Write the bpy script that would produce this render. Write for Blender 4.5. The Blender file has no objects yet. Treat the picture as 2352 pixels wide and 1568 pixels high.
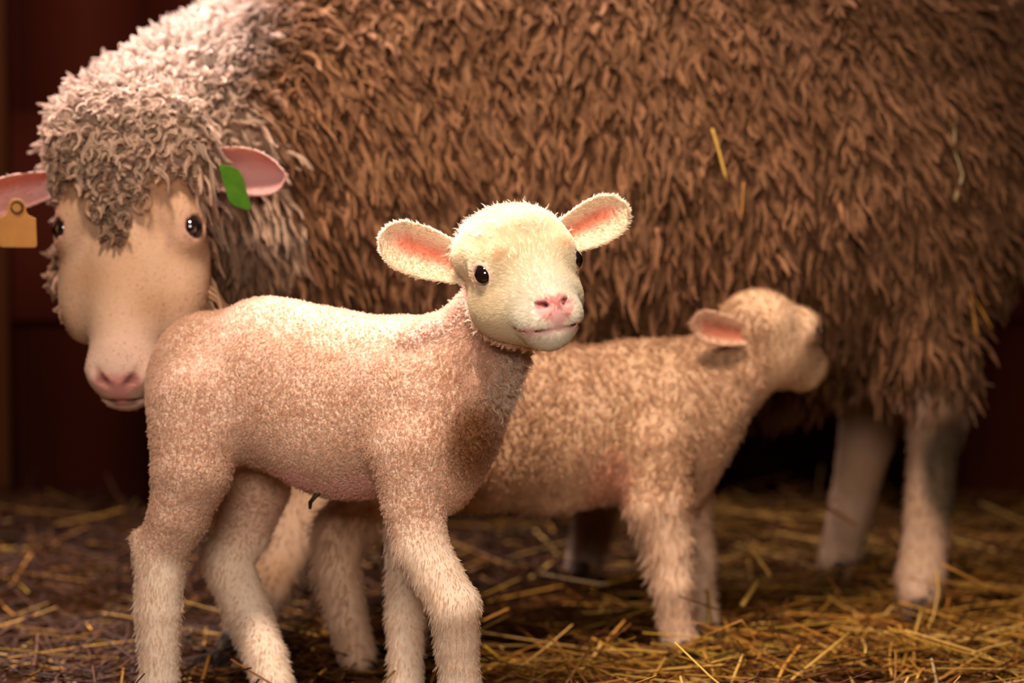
import bpy, math, random
import numpy as np
from mathutils import Vector, Matrix

rng = np.random.default_rng(7)
random.seed(7)
S = bpy.context.scene
COL = S.collection
A = np.array

# ------------------------------------------------------------------ camera
F_PX = 6600.0
PITCH = math.atan(464.0 / F_PX)
CAM = A([0.0, 0.0, 0.6])
cam_d = bpy.data.cameras.new('camera')
cam = bpy.data.objects.new('camera', cam_d)
COL.objects.link(cam)
cam.location = CAM
cam.rotation_euler = (math.pi / 2 - PITCH, 0, 0)
cam_d.sensor_width = 36.0
cam_d.lens = F_PX * 36.0 / 2352.0
cam_d.clip_start = 0.05
cam_d.dof.use_dof = True
cam_d.dof.focus_distance = 2.84
cam_d.dof.aperture_fstop = 3.2
S.camera = cam

def P(px, py, Y):
    """world point seen at photo pixel (px, py), at world distance Y in front of the camera"""
    cx, cz = (px - 1176.0) / F_PX, -(py - 784.0) / F_PX
    d = A([cx, math.cos(PITCH) + cz * math.sin(PITCH), -math.sin(PITCH) + cz * math.cos(PITCH)])
    return CAM + d * (Y / d[1])

# ------------------------------------------------------------------ world, lights, exposure
w = bpy.data.worlds.new('world'); S.world = w
w.use_nodes = True
w.node_tree.nodes['Background'].inputs[0].default_value = (1.0, 0.62, 0.42, 1)
w.node_tree.nodes['Background'].inputs[1].default_value = 0.022

def area(name, loc, target, size, power, color, size_y=None, spread=math.pi):
    l = bpy.data.lights.new(name, 'AREA')
    l.energy = power; l.color = color; l.size = size
    if size_y: l.shape = 'RECTANGLE'; l.size_y = size_y
    l.spread = spread
    o = bpy.data.objects.new(name, l); COL.objects.link(o)
    o.location = loc
    o.rotation_euler = (Vector(target) - Vector(loc)).to_track_quat('-Z', 'Y').to_euler()
    return o

def spot(name, loc, target, radius, power, color, angle, blend):
    l = bpy.data.lights.new(name, 'SPOT')
    l.energy = power; l.color = color; l.shadow_soft_size = radius
    l.spot_size = math.radians(angle); l.spot_blend = blend
    o = bpy.data.objects.new(name, l); COL.objects.link(o)
    o.location = loc
    o.rotation_euler = (Vector(target) - Vector(loc)).to_track_quat('-Z', 'Y').to_euler()
    return o

spot('barn_lamp', (-0.40, 1.55, 2.95), (0.03, 3.20, 0.50), 0.28, 850, (1.0, 0.80, 0.64), 26, 1.0)
area('front_fill', (-0.15, -0.6, 1.45), (0.02, 3.1, 0.42), 1.1, 9.0, (1.0, 0.82, 0.68), 0.9, math.radians(60))  # soft fill added behind the camera to lift the front faces
area('roof_window_daylight', (-1.0, 4.4, 2.5), (-0.35, 3.1, 0.6), 0.45, 62, (1.0, 0.87, 0.88), 0.6, math.radians(75))

S.view_settings.view_transform = 'Standard'
S.view_settings.look = 'None'
S.view_settings.gamma = 1.0
S.view_settings.exposure = 0.0
S.view_settings.use_curve_mapping = False
S.cycles.adaptive_threshold = 0.02
S.cycles.max_bounces = 4
S.cycles.diffuse_bounces = 3
S.cycles.transparent_max_bounces = 4

# ------------------------------------------------------------------ small helpers
def norm(v):
    v = np.asarray(v, float)
    return v / np.maximum(np.linalg.norm(v, axis=-1, keepdims=True), 1e-9)

def sstep(a, b, x):
    t = np.clip((x - a) / (b - a), 0, 1)
    return t * t * (3 - 2 * t)

def lerp(a, b, t):
    return a + (b - a) * t

def vnoise(p, scale, seed=0):
    """smooth value noise on an (N,3) array, result in 0..1"""
    q = p / scale
    i = np.floor(q).astype(np.int64); f = q - i; f = f * f * (3 - 2 * f)
    def h(ix, iy, iz):
        n = ix * 374761393 + iy * 668265263 + iz * 2147483647 % 1000003 + iz * 1274126177 + seed * 144665
        n = (n ^ (n >> 13)) * 1274126177 & 0xffffffff
        n = n ^ (n >> 16)
        return (n & 0xffff) / 65535.0
    r = 0
    for dx in (0, 1):
        for dy in (0, 1):
            for dz in (0, 1):
                wgt = (f[:, 0] if dx else 1 - f[:, 0]) * (f[:, 1] if dy else 1 - f[:, 1]) * (f[:, 2] if dz else 1 - f[:, 2])
                r = r + wgt * h(i[:, 0] + dx, i[:, 1] + dy, i[:, 2] + dz)
    return r

def frame_any(n):
    a = np.where(np.abs(n[:, 2:3]) < 0.9, A([[0, 0, 1.0]]), A([[1.0, 0, 0]]))
    t1 = norm(np.cross(n, a)); t2 = np.cross(n, t1)
    return t1, t2

# ------------------------------------------------------------------ implicit modelling
class Field:
    """smooth union of ellipsoids and tapered capsules, meshed as one continuous surface"""
    def __init__(self): self.prims = []
    def cap(self, a, b, ra, rb, k=0.012, sub=False, group=None):
        self.prims.append(('c', A(a, float), A(b, float), ra, rb, k, sub)); return self
    def ell(self, c, r, R=None, k=0.02, sub=False):
        self.prims.append(('e', A(c, float), A(r, float), np.eye(3) if R is None else R, k, sub)); return self
    def chain(self, pts, k=0.012):
        self.prims.append(('h', [A(p, float) for p, r in pts], [r for p, r in pts], None, k, False))
        return self
    def bbox(self, p):
        if p[0] == 'c':
            m = max(p[3], p[4])
            return np.minimum(p[1], p[2]) - m, np.maximum(p[1], p[2]) + m
        if p[0] == 'h':
            q = A(p[1]); r = A(p[2])[:, None]
            return (q - r).min(0), (q + r).max(0)
        m = np.abs(p[3]) @ p[2]
        return p[1] - m, p[1] + m
    def mesh(self, h, clip_z=None):
        pos = [p for p in self.prims if not p[-1]]
        lo = np.min([self.bbox(p)[0] for p in pos], 0) - 4 * h
        hi = np.max([self.bbox(p)[1] for p in pos], 0) + 4 * h
        n = np.ceil((hi - lo) / h).astype(int) + 1
        ax = [lo[i] + h * np.arange(n[i]) for i in range(3)]
        V = np.full(n, 0.05, np.float32)
        for p in self.prims:
            k = p[-2]; sub = p[-1]
            b0, b1 = self.bbox(p)
            i0 = np.clip(np.floor((b0 - k - 0.01 - lo) / h).astype(int), 0, n - 1)
            i1 = np.clip(np.ceil((b1 + k + 0.01 - lo) / h).astype(int) + 1, 1, n)
            sl = tuple(slice(i0[i], i1[i]) for i in range(3))
            X = ax[0][sl[0]][:, None, None]; Y = ax[1][sl[1]][None, :, None]; Z = ax[2][sl[2]][None, None, :]
            if p[0] == 'c':
                a, b, ra, rb = p[1], p[2], p[3], p[4]
                d = b - a; L2 = max(d @ d, 1e-12)
                t = np.clip(((X - a[0]) * d[0] + (Y - a[1]) * d[1] + (Z - a[2]) * d[2]) / L2, 0, 1)
                D = np.sqrt((X - a[0] - t * d[0]) ** 2 + (Y - a[1] - t * d[1]) ** 2 + (Z - a[2] - t * d[2]) ** 2) - (ra + (rb - ra) * t)
            elif p[0] == 'h':                         # tapered limb: no swelling at its joints
                D = None
                for a, b, ra, rb in zip(p[1][:-1], p[1][1:], p[2][:-1], p[2][1:]):
                    d = b - a; L2 = max(d @ d, 1e-12)
                    t = np.clip(((X - a[0]) * d[0] + (Y - a[1]) * d[1] + (Z - a[2]) * d[2]) / L2, 0, 1)
                    s_ = np.sqrt((X - a[0] - t * d[0]) ** 2 + (Y - a[1] - t * d[1]) ** 2 + (Z - a[2] - t * d[2]) ** 2) - (ra + (rb - ra) * t)
                    if D is None: D = s_
                    else:
                        hh = np.clip(0.5 + 0.5 * (D - s_) / 0.004, 0, 1); D = D + (s_ - D) * hh - 0.004 * hh * (1 - hh)
            else:
                c, r, R = p[1], p[2], p[3]          # columns of R = local axes
                x, y, z = X - c[0], Y - c[1], Z - c[2]
                l = [R[0, i] * x + R[1, i] * y + R[2, i] * z for i in range(3)]
                k0 = np.sqrt(sum((l[i] / r[i]) ** 2 for i in range(3)))
                k1 = np.sqrt(sum((l[i] / r[i] ** 2) ** 2 for i in range(3)))
                D = k0 * (k0 - 1) / np.maximum(k1, 1e-6)
            cur = V[sl]
            if sub:
                hh = np.clip(0.5 - 0.5 * (cur + D) / k, 0, 1)
                V[sl] = cur + (-D - cur) * hh + k * hh * (1 - hh)
            else:
                hh = np.clip(0.5 + 0.5 * (cur - D) / k, 0, 1)
                V[sl] = cur + (D - cur) * hh - k * hh * (1 - hh)
        if clip_z is not None:
            V = np.maximum(V, (clip_z - ax[2])[None, None, :])
        return surface_nets(V, lo, h)

def surface_nets(V, lo, h):
    n = A(V.shape)
    inside = V < 0
    c = [inside[dx:n[0] - 1 + dx, dy:n[1] - 1 + dy, dz:n[2] - 1 + dz] for dx in (0, 1) for dy in (0, 1) for dz in (0, 1)]
    s = sum(x.astype(np.int8) for x in c)
    act = (s > 0) & (s < 8)
    idx = np.argwhere(act)
    acc = np.zeros((len(idx), 3)); cnt = np.zeros(len(idx))
    corners = [(dx, dy, dz) for dx in (0, 1) for dy in (0, 1) for dz in (0, 1)]
    vals = [V[idx[:, 0] + a, idx[:, 1] + b, idx[:, 2] + d].astype(float) for a, b, d in corners]
    for i in range(8):
        for j in range(i + 1, 8):
            ci, cj = A(corners[i]), A(corners[j])
            if np.abs(ci - cj).sum() != 1: continue
            m = (vals[i] < 0) != (vals[j] < 0)
            t = vals[i][m] / (vals[i][m] - vals[j][m])
            acc[m] += ci + (cj - ci) * t[:, None]; cnt[m] += 1
    verts = lo + h * (idx + acc / cnt[:, None])
    vid = np.full(n - 1, -1, np.int64); vid[tuple(idx.T)] = np.arange(len(idx))
    faces = []
    for ax in range(3):
        sl0 = [slice(1, n[i] - 1) for i in range(3)]; sl1 = list(sl0)
        sl0[ax] = slice(0, n[ax] - 1); sl1[ax] = slice(1, n[ax])
        a, b = inside[tuple(sl0)], inside[tuple(sl1)]
        e = np.argwhere(a != b); off = np.ones(3, int); off[ax] = 0
        e = e + off
        u, v = (ax + 1) % 3, (ax + 2) % 3
        du = np.zeros(3, int); du[u] = 1; dv = np.zeros(3, int); dv[v] = 1
        q = np.stack([vid[tuple((e - du - dv).T)], vid[tuple((e - dv).T)], vid[tuple(e.T)], vid[tuple((e - du).T)]], 1)
        flip = b[tuple((e - off).T)]
        q[flip] = q[flip][:, ::-1]
        faces.append(q)
    return verts, np.concatenate(faces)

def vert_normals(v, f):
    fn = np.cross(v[f[:, 2]] - v[f[:, 0]], v[f[:, 3]] - v[f[:, 1]])
    n = np.zeros_like(v)
    for i in range(4): np.add.at(n, f[:, i], fn)
    return norm(n), np.linalg.norm(fn, axis=1) * 0.5

def link(name, data, parent=None, base=None):
    o = bpy.data.objects.new(name, data); COL.objects.link(o)
    if parent is not None: o.parent = parent
    return o

def mesh_obj(name, v, f, mat, parent=None, col=None, smooth=True, wool=None):
    base = A(parent_world(parent))
    me = bpy.data.meshes.new(name)
    v = np.asarray(v, float) - base
    f = np.asarray(f)
    me.vertices.add(len(v)); me.vertices.foreach_set('co', v.astype(np.float32).ravel())
    me.loops.add(f.size); me.loops.foreach_set('vertex_index', f.astype(np.int32).ravel())
    me.polygons.add(len(f)); me.polygons.foreach_set('loop_start', np.arange(0, f.size, f.shape[1], dtype=np.int32))
    me.update(calc_edges=True); me.validate()
    if smooth: me.polygons.foreach_set('use_smooth', np.ones(len(me.polygons), bool))
    if col is not None:
        at = me.color_attributes.new('Col', 'FLOAT_COLOR', 'POINT')
        at.data.foreach_set('color', np.c_[col, np.ones(len(col))].astype(np.float32).ravel())
    if wool is not None:
        at = me.attributes.new('Wool', 'FLOAT', 'POINT'); at.data.foreach_set('value', wool.astype(np.float32))
    me.materials.append(mat)
    return link(name, me, parent)

def parent_world(o):
    p = Vector((0, 0, 0))
    while o is not None:
        p = p + o.location; o = o.parent
    return p

def pick(v, f, n_, area_, density, count):
    """count random surface points, area weighted by the per-vertex density"""
    wgt = area_ * density[f].mean(1)
    wgt = wgt / wgt.sum()
    i = rng.choice(len(f), count, p=wgt)
    a, b = rng.random(count)[:, None], rng.random(count)[:, None]
    q = f[i]
    bl = lambda X: (X[q[:, 0]] * (1 - a) + X[q[:, 1]] * a) * (1 - b) + (X[q[:, 3]] * (1 - a) + X[q[:, 2]] * a) * b
    return bl, bl(v), norm(bl(n_))

def hair_obj(name, pos, rad, col, mat, parent):
    """pos (N,K,3) world, rad (N,K), col (N,3)"""
    N, K = pos.shape[:2]
    cu = bpy.data.hair_curves.new(name)
    cu.add_curves([K] * N)
    p = (pos - A(parent_world(parent))).astype(np.float32)
    cu.attributes['position'].data.foreach_set('vector', p.ravel())
    r = cu.attributes.get('radius') or cu.attributes.new('radius', 'FLOAT', 'POINT')
    r.data.foreach_set('value', rad.astype(np.float32).ravel())
    c = cu.attributes.new('Col', 'FLOAT_COLOR', 'CURVE')
    c.data.foreach_set('color', np.c_[col, np.ones(N)].astype(np.float32).ravel())
    cu.materials.append(mat)
    return link(name, cu, parent)

def strands(c, n, flow, col, m, L, rc, r0, lay=0.5, K=5, curl=0.0, turns=1.0, clump=0.7, droop=0.0, taper=0.7, jit=0.15, sink=0.001, cjit=0.06):
    """m hairs round each clump centre c; returns positions, radii, colours"""
    N = len(c)
    L = np.broadcast_to(np.asarray(L, float), (N,)) * (1 + jit * rng.standard_normal(N))
    lay = np.broadcast_to(np.asarray(lay, float), (N,))[:, None]
    curl = np.broadcast_to(np.asarray(curl, float), (N,))
    t1, t2 = frame_any(n)
    flow = norm(flow - n * (flow * n).sum(1, keepdims=True) + 1e-6)
    D = norm(n * (1 - lay) + flow * lay + jit * rng.standard_normal((N, 3)))
    ph = rng.random(N) * 6.283; sgn = np.where(rng.random(N) < .5, -1, 1)
    rep = lambda X: np.repeat(X, m, axis=0)
    C, D, T1, T2, Lr, ph, sgn, cu, nn = map(rep, (c, D, t1, t2, L, ph, sgn, curl, n))
    M = N * m
    rr = np.sqrt(rng.random(M)) * rc; an = rng.random(M) * 6.283
    off = T1 * (rr * np.cos(an))[:, None] + T2 * (rr * np.sin(an))[:, None]
    Lr = Lr * (0.85 + 0.3 * rng.random(M))
    E1, E2 = frame_any(D)
    s = np.linspace(0, 1, K)
    pos = np.empty((M, K, 3))
    for j, sj in enumerate(s):
        a = ph + sgn * 6.283 * turns * sj
        pos[:, j] = (C - nn * sink + off * (1 - clump * sj) + D * (Lr * sj)[:, None]
                     + (E1 * np.cos(a)[:, None] + E2 * np.sin(a)[:, None]) * (cu * min(1, sj * 2.5))[:, None])
        pos[:, j, 2] -= droop * Lr * sj * sj
    rad = r0 * (1 - taper * s[None, :] ** 1.5) * (0.8 + 0.4 * rng.random((M, 1)))
    cc = rep(col) * (1 + cjit * rng.standard_normal((N, 1))).repeat(m, 0) * (1 + cjit * rng.standard_normal((M, 1)))
    return pos, rad, np.clip(cc, 0, 1)

def join_hair(parts):
    return [np.concatenate([p[i] for p in parts]) for i in range(3)]

# ------------------------------------------------------------------ materials
def new_mat(name):
    m = bpy.data.materials.new(name); m.use_nodes = True
    nt = m.node_tree; b = nt.nodes['Principled BSDF']
    return m, nt, b

def wool_skin(name):
    """skin whose woolly areas (attribute Wool) carry a tight granular crimp"""
    m = attr_mat(name, 0.9, 0.0, 260, 0.08, 0.1, 0.1)
    nt = m.node_tree; b = nt.nodes['Principled BSDF']
    tc = nt.nodes.new('ShaderNodeTexCoord')
    vo = nt.nodes.new('ShaderNodeTexVoronoi'); vo.feature = 'SMOOTH_F1'; vo.inputs['Scale'].default_value = 270; vo.inputs['Smoothness'].default_value = 0.6
    no = nt.nodes.new('ShaderNodeTexNoise'); no.inputs['Scale'].default_value = 330; no.inputs['Detail'].default_value = 3; no.inputs['Distortion'].default_value = 1.5
    ad = nt.nodes.new('ShaderNodeMath'); ad.operation = 'SUBTRACT'
    at = nt.nodes.new('ShaderNodeAttribute'); at.attribute_name = 'Wool'
    bp = nt.nodes.new('ShaderNodeBump'); bp.inputs['Distance'].default_value = 0.0022
    nt.links.new(tc.outputs['Object'], vo.inputs['Vector']); nt.links.new(tc.outputs['Object'], no.inputs['Vector'])
    nt.links.new(no.outputs['Fac'], ad.inputs[0]); nt.links.new(vo.outputs['Distance'], ad.inputs[1])
    nt.links.new(ad.outputs[0], bp.inputs['Height']); nt.links.new(at.outputs['Fac'], bp.inputs['Strength'])
    nt.links.new(bp.outputs['Normal'], b.inputs['Normal'])
    return m

def attr_mat(name, rough=0.85, bump=0.0, scale=300.0, mix=0.15, spec=0.15, sss=0.0):
    """base colour from the object's own colour attribute, with fine procedural mottling"""
    m, nt, b = new_mat(name)
    at = nt.nodes.new('ShaderNodeAttribute'); at.attribute_name = 'Col'
    no = nt.nodes.new('ShaderNodeTexNoise'); no.inputs['Scale'].default_value = scale; no.inputs['Detail'].default_value = 3
    mr = nt.nodes.new('ShaderNodeMapRange'); mr.inputs['To Min'].default_value = 1 - mix; mr.inputs['To Max'].default_value = 1 + mix
    vm = nt.nodes.new('ShaderNodeVectorMath'); vm.operation = 'SCALE'
    nt.links.new(no.outputs['Fac'], mr.inputs['Value'])
    nt.links.new(at.outputs['Color'], vm.inputs[0]); nt.links.new(mr.outputs['Result'], vm.inputs['Scale'])
    nt.links.new(vm.outputs['Vector'], b.inputs['Base Color'])
    b.inputs['Roughness'].default_value = rough
    b.inputs['Specular IOR Level'].default_value = spec
    if sss: b.inputs['Subsurface Weight'].default_value = sss; b.inputs['Subsurface Radius'].default_value = (1, .35, .2); b.inputs['Subsurface Scale'].default_value = 0.004
    if bump:
        bp = nt.nodes.new('ShaderNodeBump'); bp.inputs['Strength'].default_value = bump; bp.inputs['Distance'].default_value = 0.002
        nt.links.new(no.outputs['Fac'], bp.inputs['Height']); nt.links.new(bp.outputs['Normal'], b.inputs['Normal'])
    return m

def fur_mat(name, trans=0.35):
    m = bpy.data.materials.new(name); m.use_nodes = True; nt = m.node_tree
    for x in list(nt.nodes): nt.nodes.remove(x)
    out = nt.nodes.new('ShaderNodeOutputMaterial')
    at = nt.nodes.new('ShaderNodeAttribute'); at.attribute_name = 'Col'
    d = nt.nodes.new('ShaderNodeBsdfDiffuse'); t = nt.nodes.new('ShaderNodeBsdfTranslucent')
    mx = nt.nodes.new('ShaderNodeMixShader'); mx.inputs[0].default_value = trans
    for x in (d, t): nt.links.new(at.outputs['Color'], x.inputs['Color'])
    nt.links.new(d.outputs[0], mx.inputs[1]); nt.links.new(t.outputs[0], mx.inputs[2]); nt.links.new(mx.outputs[0], out.inputs['Surface'])
    return m

def noise_mat(name, c1, c2, scale=20.0, rough=0.8, stretch=(1, 1, 1), bump=0.2, spec=0.3, detail=5):
    m, nt, b = new_mat(name)
    tc = nt.nodes.new('ShaderNodeTexCoord'); mp = nt.nodes.new('ShaderNodeMapping'); mp.inputs['Scale'].default_value = stretch
    no = nt.nodes.new('ShaderNodeTexNoise'); no.inputs['Scale'].default_value = scale; no.inputs['Detail'].default_value = detail
    cr = nt.nodes.new('ShaderNodeValToRGB')
    cr.color_ramp.elements[0].position = 0.3; cr.color_ramp.elements[1].position = 0.7
    cr.color_ramp.elements[0].color = (*c1, 1); cr.color_ramp.elements[1].color = (*c2, 1)
    bp = nt.nodes.new('ShaderNodeBump'); bp.inputs['Strength'].default_value = bump; bp.inputs['Distance'].default_value = 0.004
    nt.links.new(tc.outputs['Object'], mp.inputs['Vector']); nt.links.new(mp.outputs['Vector'], no.inputs['Vector'])
    nt.links.new(no.outputs['Fac'], cr.inputs['Fac']); nt.links.new(cr.outputs['Color'], b.inputs['Base Color'])
    nt.links.new(no.outputs['Fac'], bp.inputs['Height']); nt.links.new(bp.outputs['Normal'], b.inputs['Normal'])
    b.inputs['Roughness'].default_value = rough; b.inputs['Specular IOR Level'].default_value = spec
    return m

M_SKIN = attr_mat('animal_skin', 0.75, 0.3, 260, 0.10, 0.2, 0.15)
M_WSKIN = wool_skin('lamb_skin')
M_FUR = fur_mat('soft_fur', 0.45)
M_WOOL = fur_mat('fleece', 0.25)
M_LWOOL = fur_mat('lamb_wool', 0.5)
M_EYE, _nt, _b = new_mat('dark_eye')
_b.inputs['Base Color'].default_value = (0.012, 0.006, 0.006, 1); _b.inputs['Roughness'].default_value = 0.06
_b.inputs['Coat Weight'].default_value = 1.0; _b.inputs['Coat Roughness'].default_value = 0.03
M_HOOF = noise_mat('hoof_horn', (0.02, 0.014, 0.01), (0.07, 0.045, 0.03), 120, 0.6, spec=0.12)
M_WALL = noise_mat('painted_barn_boards', (0.12, 0.018, 0.008), (0.20, 0.034, 0.014), 6, 0.75, (1, 1, 0.15), 0.4)
M_POST = noise_mat('old_timber', (0.16, 0.05, 0.016), (0.28, 0.09, 0.03), 8, 0.8, (1, 1, 0.15), 0.4)
M_DIRT = noise_mat('trodden_bedding', (0.014, 0.005, 0.0015), (0.05, 0.018, 0.005), 22, 0.95, bump=0.6, spec=0.02)
M_STRAW = attr_mat('straw', 0.6, 0.0, 90, 0.2, 0.12)

def tag(o, label=None, cat=None, group=None, kind=None):
    if label: o['label'] = label
    if cat: o['category'] = cat
    if group: o['group'] = group
    if kind: o['kind'] = kind
    return o

def empty(name, loc):
    o = bpy.data.objects.new(name, None); COL.objects.link(o)
    o.location = Vector(loc); o.empty_display_size = 0.05
    return o

# ------------------------------------------------------------------ setting
def box(vs, fs, x0, x1, y0, y1, z0, z1):
    b = len(vs)
    for x in (x0, x1):
        for y in (y0, y1):
            for z in (z0, z1): vs.append((x, y, z))
    for q in ((0, 1, 3, 2), (4, 6, 7, 5), (0, 4, 5, 1), (2, 3, 7, 6), (0, 2, 6, 4), (1, 5, 7, 3)):
        fs.append([b + i for i in q])

WY = 4.85
vs, fs = [], []
x = -3.0
while x < 3.0:                                   # vertical barn boards with gaps between them
    wd = 0.19 + 0.02 * random.random()
    box(vs, fs, x, x + wd - 0.008, WY - 0.004 * random.random(), WY + 0.03, -0.02, 2.8); x += wd
box(vs, fs, -3.0, 3.0, WY + 0.03, WY + 0.06, -0.02, 2.8)
o = mesh_obj('wall_back', vs, fs, M_WALL, smooth=False); tag(o, kind='structure')
vs, fs = [], []
box(vs, fs, -3.0, 3.0, WY - 0.075, WY - 0.006, 0.30, 0.645)
o = mesh_obj('trim_rail', vs, fs, M_WALL, smooth=False); tag(o, kind='structure')
vs, fs = [], []
xl = P(18, 300, WY - 0.1)[0]
box(vs, fs, xl - 0.12, xl, WY - 0.13, WY - 0.0755, -0.02, 2.8)
o = mesh_obj('trim_post', vs, fs, M_POST, smooth=False); tag(o, kind='structure')
vs, fs = [], []
box(vs, fs, -3.0, -2.95, 0.0, WY, -0.02, 2.8)
o = mesh_obj('wall_left', vs, fs, M_WALL, smooth=False); tag(o, kind='structure')
vs, fs = [], []
box(vs, fs, 2.95, 3.0, 0.0, WY, -0.02, 2.8)
o = mesh_obj('wall_right', vs, fs, M_WALL, smooth=False); tag(o, kind='structure')
# floor: slightly lumpy trodden bedding
nx, ny = 160, 130
gx, gy = np.meshgrid(np.linspace(-2.95, 2.95, nx), np.linspace(0.0, WY, ny), indexing='ij')
pp = np.c_[gx.ravel(), gy.ravel(), 0 * gx.ravel()]
def ground_z(p):
    q = np.c_[p[:, 0], p[:, 1], 0 * p[:, 0]]
    return -0.012 + 0.022 * (vnoise(q, 0.22, 3) - 0.5) + 0.014 * (vnoise(q, 0.08, 5) - 0.5)
pp[:, 2] = ground_z(pp)
ii = np.arange(nx * ny).reshape(nx, ny)
ff = np.stack([ii[:-1, :-1], ii[1:, :-1], ii[1:, 1:], ii[:-1, 1:]], -1).reshape(-1, 4)
o = mesh_obj('floor', pp, ff, M_DIRT); tag(o, kind='structure')

# ------------------------------------------------------------------ straw
def stalk_geo(pts, r, sides=4, flat=0.55):
    """tube through pts with a flattened section"""
    pts = np.asarray(pts, float); n = len(pts)
    t = norm(np.gradient(pts, axis=0))
    up = A([0.3, 0.2, 1.0])
    e1 = norm(np.cross(t, up)); e2 = np.cross(e1, t)
    a = np.arange(sides) / sides * 2 * math.pi
    ring = pts[:, None] + r * (np.cos(a)[None, :, None] * e1[:, None] + flat * np.sin(a)[None, :, None] * e2[:, None])
    v = ring.reshape(-1, 3); f = []
    for i in range(n - 1):
        for j in range(sides):
            f.append([i * sides + j, i * sides + (j + 1) % sides, (i + 1) * sides + (j + 1) % sides, (i + 1) * sides + j])
    if sides == 4: f.append([3, 2, 1, 0]); f.append([(n - 1) * 4 + q for q in range(4)])
    return v, A(f)

N = 15000
K = 5
x = rng.uniform(-1.5, 1.6, N); y = 2.35 + (WY - 2.62) * rng.random(N) ** 1.15
L = rng.uniform(0.05, 0.24, N); th = rng.uniform(0, 2 * math.pi, N); el = rng.normal(0.06, 0.16, N)
lift = 0.002 + 0.030 * rng.random(N) ** 1.6
mound = 0.024 * sstep(0.45, .75, vnoise(np.c_[x, y, 0 * x], 0.35, 21)) * sstep(3.05, 3.3, y) \
      + 0.02 * sstep(0.05, 0.5, x) * sstep(3.2, 3.6, y)
s = np.linspace(-0.5, 0.5, K)
bend = rng.normal(0, 0.10, N); kink = rng.random(N) < 0.15
pts = np.empty((N, K, 3))
for j, sj in enumerate(s):
    lat = bend * L * (sj * sj * 4 - 1) * 0.5
    kk = np.where(kink & (sj > 0), 0.6 * sj * L, 0)
    pts[:, j, 0] = x + np.cos(th) * L * sj - np.sin(th) * (lat + kk)
    pts[:, j, 1] = y + np.sin(th) * L * sj + np.cos(th) * (lat + kk)
    pts[:, j, 2] = 0
gz = ground_z(pts.reshape(-1, 3)).reshape(N, K)
pts[:, :, 2] = np.maximum(gz, gz.mean(1, keepdims=True) + (lift + mound)[:, None] + np.sin(el)[:, None] * L[:, None] * s[None, :]) + 0.002
R_ = rng.uniform(0.0009, 0.0024, N)
t = norm(np.gradient(pts, axis=1)); e1 = norm(np.cross(t, A([0.1, 0.2, 1.0]))); e2 = np.cross(e1, t)
sd = 4; a = np.arange(sd) / sd * 2 * math.pi + 0.4
ring = pts[:, :, None] + R_[:, None, None, None] * (np.cos(a)[None, None, :, None] * e1[:, :, None] + 0.5 * np.sin(a)[None, None, :, None] * e2[:, :, None])
v = ring.reshape(-1, 3)
base = (np.arange(N) * K * sd)[:, None, None]
i_, j_ = np.meshgrid(np.arange(K - 1), np.arange(sd), indexing='ij'); i_ = i_.ravel(); j_ = j_.ravel()
q = np.stack([i_ * sd + j_, i_ * sd + (j_ + 1) % sd, (i_ + 1) * sd + (j_ + 1) % sd, (i_ + 1) * sd + j_], -1)
f = (base + q[None]).reshape(-1, 4)
pal = A([(0.56, 0.28, 0.05), (0.38, 0.16, 0.026), (0.72, 0.44, 0.12), (0.16, 0.06, 0.012), (0.40, 0.24, 0.035), (0.07, 0.026, 0.006)])
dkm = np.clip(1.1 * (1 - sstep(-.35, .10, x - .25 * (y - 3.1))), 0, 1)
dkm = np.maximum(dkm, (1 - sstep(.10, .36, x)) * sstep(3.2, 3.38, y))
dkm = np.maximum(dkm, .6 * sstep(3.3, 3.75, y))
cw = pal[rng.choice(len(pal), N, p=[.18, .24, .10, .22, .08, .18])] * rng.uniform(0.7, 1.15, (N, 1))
cw = lerp(cw, A([.085, .028, .007]) * rng.uniform(.2, 1.1, (N, 1)), (dkm * (rng.random(N) < .8))[:, None])      # darker straw to the left and towards the back
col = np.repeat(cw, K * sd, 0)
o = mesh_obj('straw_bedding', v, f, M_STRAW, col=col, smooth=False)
tag(o, 'loose golden straw bedding spread over the barn floor under the sheep', 'straw', kind='stuff')

def stalk(pix, r, color, label, wob=0.0, taper=0.6):
    pts = A([P(*p) for p in pix])
    n = 4 * (len(pts) - 1) + 1
    tt = np.linspace(0, len(pts) - 1, n); i0 = np.minimum(tt.astype(int), len(pts) - 2); fr = (tt - i0)[:, None]
    q = pts[i0] * (1 - fr) + pts[i0 + 1] * fr + wob * rng.standard_normal((n, 3))
    v, f = stalk_geo(q, r, 4)
    basep = q[0]
    e = v - basep
    me_parent = None
    o = mesh_obj('straw_stalk', v, f, M_STRAW, col=np.tile(A(color), (len(v), 1)) * rng.uniform(0.85, 1.1, (len(v), 1)), smooth=False)
    # put the origin at the stalk's foot
    o.data.transform(Matrix.Translation(-Vector(basep))); o.location = Vector(basep)
    tag(o, label, 'straw')
    return o


# ------------------------------------------------------------------ body pieces shared by the animals
def head_frame(yaw, pitch, roll):
    """columns: lateral (towards image right), forward (muzzle), up; yaw 0 looks at the camera, + turns to image right; pitch + looks down"""
    X = A([math.cos(yaw), math.sin(yaw), 0]); Fv = A([math.sin(yaw), -math.cos(yaw), 0]); U = A([0, 0, 1.0])
    F2 = Fv * math.cos(pitch) - U * math.sin(pitch); U2 = U * math.cos(pitch) + Fv * math.sin(pitch)
    X3 = X * math.cos(roll) + U2 * math.sin(roll); U3 = U2 * math.cos(roll) - X * math.sin(roll)
    return np.stack([X3, F2, U3], 1)

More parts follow.
